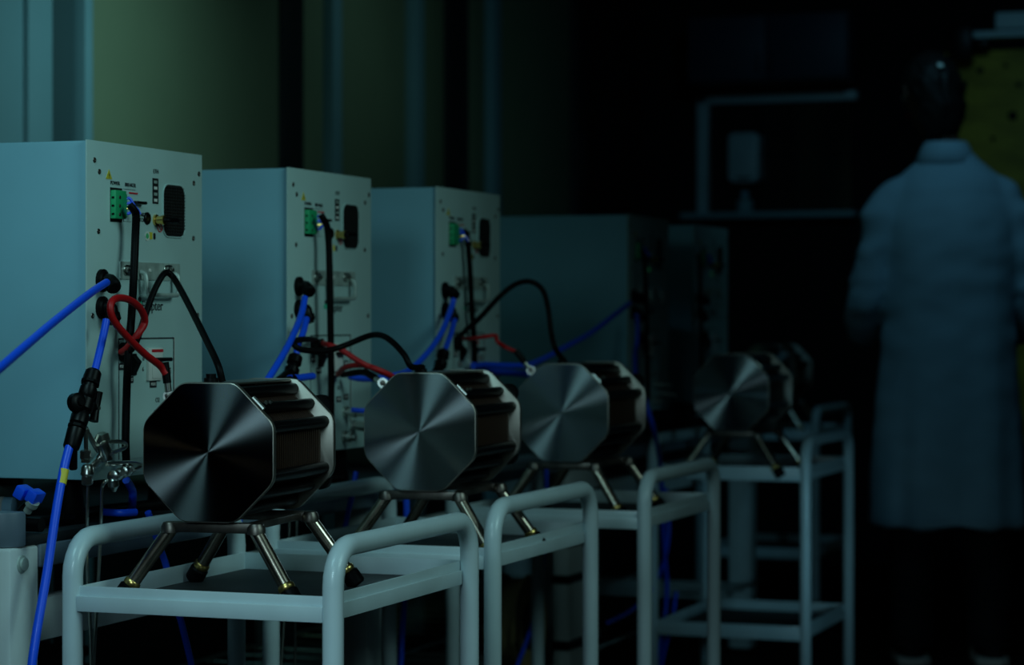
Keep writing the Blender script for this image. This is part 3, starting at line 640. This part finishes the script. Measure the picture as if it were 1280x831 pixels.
cable('blue_hose', [V(845, 740, XB), V(840, 775, XB), V(830, 815, XB), V(824, 845, XB)], .0048, 'blue', 'dark blue hose rising right of the third trolley near corner', 'hose')
cable('steel_pipe', [V(362, 640, XB), V(360, 700, XB), V(354, 790, XB), V(350, 850, XB)], .0024, 'steel', 'slim steel pipe, left one behind nearest trolley', 'pipe')
cable('steel_pipe', [V(371, 640, XB), V(370, 700, XB), V(369, 790, XB), V(368, 850, XB)], .0024, 'steel', 'slim steel pipe, right one behind nearest trolley', 'pipe')

# clutter on the bench below the cabinets
def onb(x, y, z): # point on the horizontal plane z seen at pixel
    dd = (1 - z) * 3000 / (y - 398); u = (x - 640) / 3000
    return Vector((dd * (-sA + u * cA), dd * (cA + u * sA), z))
cable('blue_hose', [onb(128, 640, TZ + .012), onb(150, 641, TZ + .012), onb(170, 640, TZ + .012)], .0055, 'blue', 'short blue hose lying on the bench under nearest cabinet', 'hose')
cable('blue_hose', [V(158, 600, X0 + .015), V(165, 612, X0 + .012), V(166, 622, X0 + .004), onb(164, 638, TZ + .006), onb(158, 632, TZ + .006)], .006, 'blue', 'blue hose bend beneath the steel fittings', 'hose')
vp = PY(36, 640, 2.87)
v = empty('bench_valve', (vp.x, vp.y, TZ), 'black valve with two blue caps on the bench corner', 'valve')
MB().tube([(-.02, -.01, .012), (-.005, 0, .034), (.012, .004, .046)], .008, 14, 4).tube([(-.01, 0, .012), (.02, .0, .012)], .010, 14, 1).build('body', 'blackgloss', v)
MB().lathe((.000, -.004, .030), (.6, -.2, .7), [(0, .006), (.010, .006), (.012, .009), (.020, .009)], 14).build('neck', 'zinc', v)
for cx, cz in ((-.007, .055), (.012, .050)):
    MB().box((cx - .008, -.016, cz - .008), (cx + .008, .010, cz + .010), .003, rot=Matrix.Rotation(.5, 3, 'Y')).build('blue_cap', 'blue', v)
v = empty('bench_fitting', onb(5, 648, TZ), 'pale blue and white round fitting at left frame edge on the bench', 'fitting')
MB().lathe((-.03, 0, .016), (1, .25, 0), [(0, .015), (.026, .016), (.028, .012)], 18).build('sleeve', 'whiteprint', v)
MB().lathe((-.003, .007, .016), (1, .25, 0), [(0, .0155), (.014, .015), (.016, .010)], 18).build('cap', 'bluelight', v)
for i, (x0, x1, zz) in enumerate(((2.90, 3.3, .012), (3.45, 3.95, .012))):
    cable('black_hose', [(-1.80, x0, TZ + .010), (-1.775, x0 + .1, TZ + .010), (-1.80, x0 + .22, TZ + .010), (-1.775, x1, TZ + .010)], .008, 'blackgloss',
          ['black hose snaking over the bench before nearest cabinet foot', 'black hose lying on the bench at foot of second cabinet'][i], 'hose')
# tan reel standing on the wire shelf
rp = V(650, 778, X0 - .045)
r = empty('cable_reel', (X0 - .05, rp.y, .2265), 'tan round reel standing on bench undershelf behind second trolley', 'reel')
rr_ = .108
MB().lathe((0.03, 0, rr_ + .001), (-1, 0, 0), [(0, rr_ * .55), (0, rr_), (.006, rr_), (.010, rr_ * .9), (.06, rr_ * .9), (.064, rr_), (.07, rr_), (.07, rr_ * .55)], 36).build('rim', 'tan', r)
MB().lathe((0.0312, 0, rr_ + .001), (-1, 0, 0), [(0, rr_ * .5), (.001, rr_ * .52)], 28).build('hub', 'void', r)
# dark storage boxes under the bench
for i, (y0, y1, h, l) in enumerate(((3.1, 3.7, .18, 'low dark box on the undershelf, nearest'), (3.85, 4.0, .1, 'small dark box on the undershelf, left of tan reel'))):
    o = empty('storage_box', (-2.30, y0, .2265), l, 'box')
    MB().box((-.15, 0, 0), (.15, y1 - y0, h), .006).build('body', 'top', o); MB().box((-.155, -.005, h + .0005), (.155, y1 - y0 + .005, h + .02), .005).build('lid', 'dark', o)

# ================================================================== PERSON
PP = Vector((-1.205, 7.01, 0)); PR = math.radians(17)
per = empty('person', PP, 'person in a long white lab coat seen from behind, dark hair, arms forward', 'person', rz=PR)
def skin_body():
    J = {}; me = bpy.data.meshes.new('body'); bm = bmesh.new(); lay = bm.verts.layers.skin.verify()
    def v(n, co, r, r2=None):
        x = bm.verts.new(co); x[lay].radius = (r, r2 or r); J[n] = x
    v('pel', (0, 0, .95), .12, .085); v('belly', (0, 0, 1.10), .12, .09); v('chest', (0, .01, 1.28), .125, .085); v('nb', (-.005, .02, 1.44), .052, .048)
    v('nk', (-.02, .035, 1.53), .052); v('hd0', (-.04, .05, 1.585), .06, .07); v('hd1', (-.055, .06, 1.65), .072, .088); v('hd2', (-.06, .06, 1.70), .066, .08); v('hd3', (-.06, .055, 1.745), .035, .04)
    for s, q in ((-1, 'l'), (1, 'r')):
        v(q + 'sh', (s * .150, .012, 1.345), .042); v(q + 'el', (s * .238, .032, 1.07), .038)
        v(q + 'fa', (s * .24, .13, .985), .034); v(q + 'wr', (s * .20, .26, .95), .024); v(q + 'pa', (s * .185, .32, .935), .030, .018)
        for k in range(4):
            fx = s * (.165 + .014 * k); v(f'{q}f{k}a', (fx, .355, .935), .0085); v(f'{q}f{k}b', (fx, .385, .925), .008); v(f'{q}f{k}c', (fx, .402 - .004 * abs(k - 2), .908), .007)
        v(q + 'ta', (s * .150, .30, .925), .0095); v(q + 'tb', (s * .135, .33, .912), .0085); v(q + 'tc', (s * .135, .352, .905), .007)
        v(q + 'hp', (s * .09, 0, .88), .095); v(q + 'kn', (s * .105, .015, .49), .058); v(q + 'cf', (s * .108, -.015, .34), .055); v(q + 'an', (s * .11, -.02, .085), .038); v(q + 'ft', (s * .12, .07, .045), .036, .03); v(q + 'to', (s * .125, .14, .035), .030, .022)
    E = [('pel', 'belly'), ('belly', 'chest'), ('chest', 'nb'), ('nb', 'nk'), ('nk', 'hd0'), ('hd0', 'hd1'), ('hd1', 'hd2'), ('hd2', 'hd3')]
    for q in 'lr':
        E += [('chest', q + 'sh'), (q + 'sh', q + 'el'), (q + 'el', q + 'fa'), (q + 'fa', q + 'wr'), (q + 'wr', q + 'pa'), (q + 'wr', q + 'ta'), (q + 'ta', q + 'tb'), (q + 'tb', q + 'tc'), ('pel', q + 'hp'), (q + 'hp', q + 'kn'), (q + 'kn', q + 'cf'), (q + 'cf', q + 'an'), (q + 'an', q + 'ft'), (q + 'ft', q + 'to')]
        for k in range(4): E += [(q + 'pa', f'{q}f{k}a'), (f'{q}f{k}a', f'{q}f{k}b'), (f'{q}f{k}b', f'{q}f{k}c')]
    for a, c in E: bm.edges.new((J[a], J[c]))
    J['pel'][lay].use_root = True
    bm.to_mesh(me); bm.free(); o = bpy.data.objects.new('tmp', me); COL.objects.link(o)
    o.modifiers.new('s', 'SKIN').use_smooth_shade = True; o.modifiers.new('u', 'SUBSURF').levels = 2
    bpy.context.view_layer.update()
    m2 = bpy.data.meshes.new_from_object(o.evaluated_get(bpy.context.evaluated_depsgraph_get())); bpy.data.objects.remove(o)
    m2.materials.clear(); m2.materials.append(M['skin']); m2.polygons.foreach_set('use_smooth', [True] * len(m2.polygons))
    b_ = bpy.data.objects.new('body', m2); COL.objects.link(b_); b_.parent = per; return b_
body = skin_body()
HC = Vector((-.055, .06, 1.665))
# face (turned away and to the left): nose, eyes, lips, ears
FD = Vector((-.45, .89, -.05)).normalized(); FR = FD.cross(Vector((0, 0, 1))).normalized()
MB().lathe(HC + FD * .083 + Vector((0, 0, -.03)), FD + Vector((0, 0, -.25)), [(0, .014), (.012, .011), (.022, .007), (.025, .003)], 12).build('nose', 'skin', body)
for s in (-1, 1):
    MB().lathe(HC + FD * .076 + FR * .030 * s + Vector((0, 0, -.008)), FD, [(0, .012), (.006, .010), (.010, .004)], 12).build('eye', 'whiteprint', body)
    MB().tube([HC + FR * .076 * s + Vector((0, 0, .010)), HC + FR * .086 * s - FD * .008 + Vector((0, 0, .014)), HC + FR * .086 * s - FD * .012 + Vector((0, 0, -.012)), HC + FR * .076 * s + Vector((0, 0, -.03))], .006, 8, 4).build('ear', 'skin', body)
MB().tube([HC + FD * .086 + FR * -.02 + Vector((0, 0, -.058)), HC + FD * .093 + Vector((0, 0, -.058)), HC + FD * .086 + FR * .02 + Vector((0, 0, -.058))], .005, 8, 4).build('mouth', 'redprint', body)
# hair cap
bm = bmesh.new(); bmesh.ops.create_uvsphere(bm, u_segments=96, v_segments=48, radius=1)
from mathutils import noise
for v_ in bm.verts:
    n = v_.co.copy(); f = n.x * FD.x + n.y * FD.y
    k = 1 + .07 * noise.noise(Vector((n.x * 9, n.y * 9, n.z * 2.5))) + .05 * noise.noise(Vector((n.x * 22, n.y * 22, n.z * 4)))
    v_.co = Vector((HC.x + n.x * .086 * k, HC.y + n.y * .102 * k, HC.z + .012 + n.z * .103 * k)) - FD * .016
    if n.z < -.1 and f > -.15: v_.co = v_.co * 1.0 - FD * .05 + Vector((0, 0, .03))
    if n.z < -.2 and f <= -.15: v_.co += Vector((0.016, -.004, -.085 * (-n.z)))
mbh = MB(); mbh.bm.free(); mbh.bm = bm; hair = mbh.build('hair', 'hair', per, angle=80)
MB().tube([HC + Vector((.005, -.098, .055)), HC + Vector((.020, -.104, .045)), HC + Vector((.034, -.104, .034))], .0035, 8, 4).build('hair_clip', 'steel', hair)
MB().tube([HC + Vector((.014, -.096, .070)), HC + Vector((.028, -.098, .066))], .006, 8, 1).build('hair_clip', 'steel', hair)
# coat: torso and sleeves grown into one cloth surface, then creased
from mathutils import noise
prof = [(.395, .238, .160, 0), (.50, .230, .156, 0), (.62, .220, .152, 0), (.75, .208, .146, 0), (.88, .198, .140, 0), (.98, .192, .132, 0), (1.08, .192, .128, 0), (1.18, .198, .130, 0), (1.27, .200, .130, .005), (1.33, .196, .122, .01), (1.375, .178, .108, .012), (1.41, .150, .094, .015), (1.44, .118, .082, .02), (1.468, .085, .070, .022), (1.49, .066, .060, .025)]
mb = MB(); n = 56; R = []
for z, rx, ry, y in prof:
    R.append([mb.bm.verts.new((rx * math.cos(a) * (1 + .05 * math.sin(3 * a)), y + ry * math.sin(a), z)) for a in [2 * math.pi * k / n for k in range(n)]])
for A, B in zip(R, R[1:]):
    for k in range(n): mb.bm.faces.new((A[k], A[(k + 1) % n], B[(k + 1) % n], B[k]))
mb.bm.faces.new(R[0][::-1]); mb.bm.faces.new(R[-1])
rad = [.045, .062, .066, .064, .060, .058, .060, .056, .052, .048, .047]
SL = {}
for s in (-1, 1):
    P = [(s * .10, .015, 1.385), (s * .150, .014, 1.350), (s * .178, .015, 1.300), (s * .202, .018, 1.22), (s * .222, .024, 1.14), (s * .240, .03, 1.07), (s * .246, .065, 1.02), (s * .238, .13, .985), (s * .220, .19, .968), (s * .210, .225, .960), (s * .205, .25, .956)]
    SL[s] = P
    def rf(t):
        q = t * (len(rad) - 1); i = min(int(q), len(rad) - 2); return rad[i] + (rad[i + 1] - rad[i]) * (q - i)
    mb.tube(P, rf, 28, 4)
tmp = mb.build('tmp', 'coat', None)
rm = tmp.modifiers.new('r', 'REMESH'); rm.mode = 'VOXEL'; rm.voxel_size = .0085
sm = tmp.modifiers.new('s', 'SMOOTH'); sm.factor = .5; sm.iterations = 9
bpy.context.view_layer.update()
me = bpy.data.meshes.new_from_object(tmp.evaluated_get(bpy.context.evaluated_depsgraph_get())); bpy.data.objects.remove(tmp)
me.name = 'lab_coat'; me.materials.clear(); me.materials.append(M['coat'])
nrm = [v_.normal.copy() for v_ in me.vertices]
for v_, nn in zip(me.vertices, nrm):
    x, y, z = v_.co; low = max(0, min(1, (1.05 - z) / .6)); top = max(0, min(1, (1.46 - z) / .1))
    arm = max(0, min(1, (abs(x) - .17) / .05)) * (1 if z > .93 else 0)
    f = noise.noise(Vector((x * 11, y * 11, z * 1.6 + 3))) * (.006 + .016 * low)                       # long hanging folds
    f += noise.noise(Vector((x * 6 + z * 9, y * 6, z * 13 - x * 6))) * .011 * (1 - low) * (.6 + .6 * arm)   # creases at waist and elbow
    f += noise.noise(Vector((x * 16 - z * 10, y * 14, z * 22 + x * 8))) * .005 * (.3 + arm)
    v_.co = v_.co + nn * f * top
me.polygons.foreach_set('use_smooth', [True] * len(me.polygons))
coat = bpy.data.objects.new('lab_coat', me); COL.objects.link(coat); coat.parent = per
mb = MB(); n = 40; rows = []
for h, k in ((1.470, 1.0), (1.503, .92), (1.516, .95), (1.500, 1.10), (1.452, 1.42)):
    rows.append([mb.bm.verts.new((-.010 + .064 * k * math.cos(a), .025 + .062 * k * math.sin(a), h - .03 * max(0, math.sin(a)))) for a in [2 * math.pi * q / n for q in range(n)]])
for A, B in zip(rows, rows[1:]):
    for q in range(n): mb.bm.faces.new((A[q], A[(q + 1) % n], B[(q + 1) % n], B[q]))
o = mb.build('collar', 'coat', coat, angle=70); o.modifiers.new('t', 'SOLIDIFY').thickness = .003
from mathutils.bvhtree import BVHTree
bv = BVHTree.FromPolygons([v_.co for v_ in me.vertices], [tuple(p.vertices) for p in me.polygons])
def onback(x, z):
    h = bv.ray_cast(Vector((x, -1, z)), Vector((0, 1, 0))); return Vector((x, h[0].y - .0005, z)) if h[0] else Vector((x, -.14, z))
MB().tube([onback(.112 + .003 * math.sin(k * .7), .415 + .026 * k) for k in range(34)], .0016, 6, 2).build('back_seam', 'coat', coat)
MB().tube([onback(-.20 + .0133 * k, .428) for k in range(31)], .0015, 6, 2).build('hem_seam', 'coat', coat)
for s in (-1, 1):
    P = SL[s]; a, b_ = Vector(P[-2]), Vector(P[-1])
    MB().tube([a, b_ + (b_ - a) * .2], .0485, 28, 1, caps=False).build('cuff', 'coat', coat)
# trousers and shoes
mbt = MB()
for s in (-1, 1):
    o = MB().tube([(s * .085, 0, .78), (s * .09, 0, .70), (s * .105, .012, .50), (s * .108, -.012, .34), (s * .11, -.018, .10), (s * .11, -.018, .055)], lambda t: .098 - .035 * min(1, t * 1.3) + .003 * math.sin(t * 40), 24, 6, caps=False).build('trouser_leg', 'trouser', per)
    sh = [(-.048, -.085), (-.05, -.02), (-.048, .08), (-.038, .15), (-.01, .185), (.02, .18), (.04, .14), (.048, .08), (.046, -.02), (.042, -.085), (.02, -.105), (-.025, -.105)]
    so = MB().prism([(s * .115 + x * s, y) for x, y in sh], .001, .022, 'Z', .003).build('shoe', 'whiteprint', per)
    mb = MB(); bmesh.ops.create_uvsphere(mb.bm, u_segments=20, v_segments=12, radius=1)
    for v_ in mb.bm.verts:
        n_ = v_.co.copy(); v_.co = Vector((s * .117 + n_.x * .044, .035 + n_.y * .135, .022 + max(0, n_.z) * (.062 - .030 * max(0, n_.y))))
    mb.build('upper', 'trouser', so, angle=60)
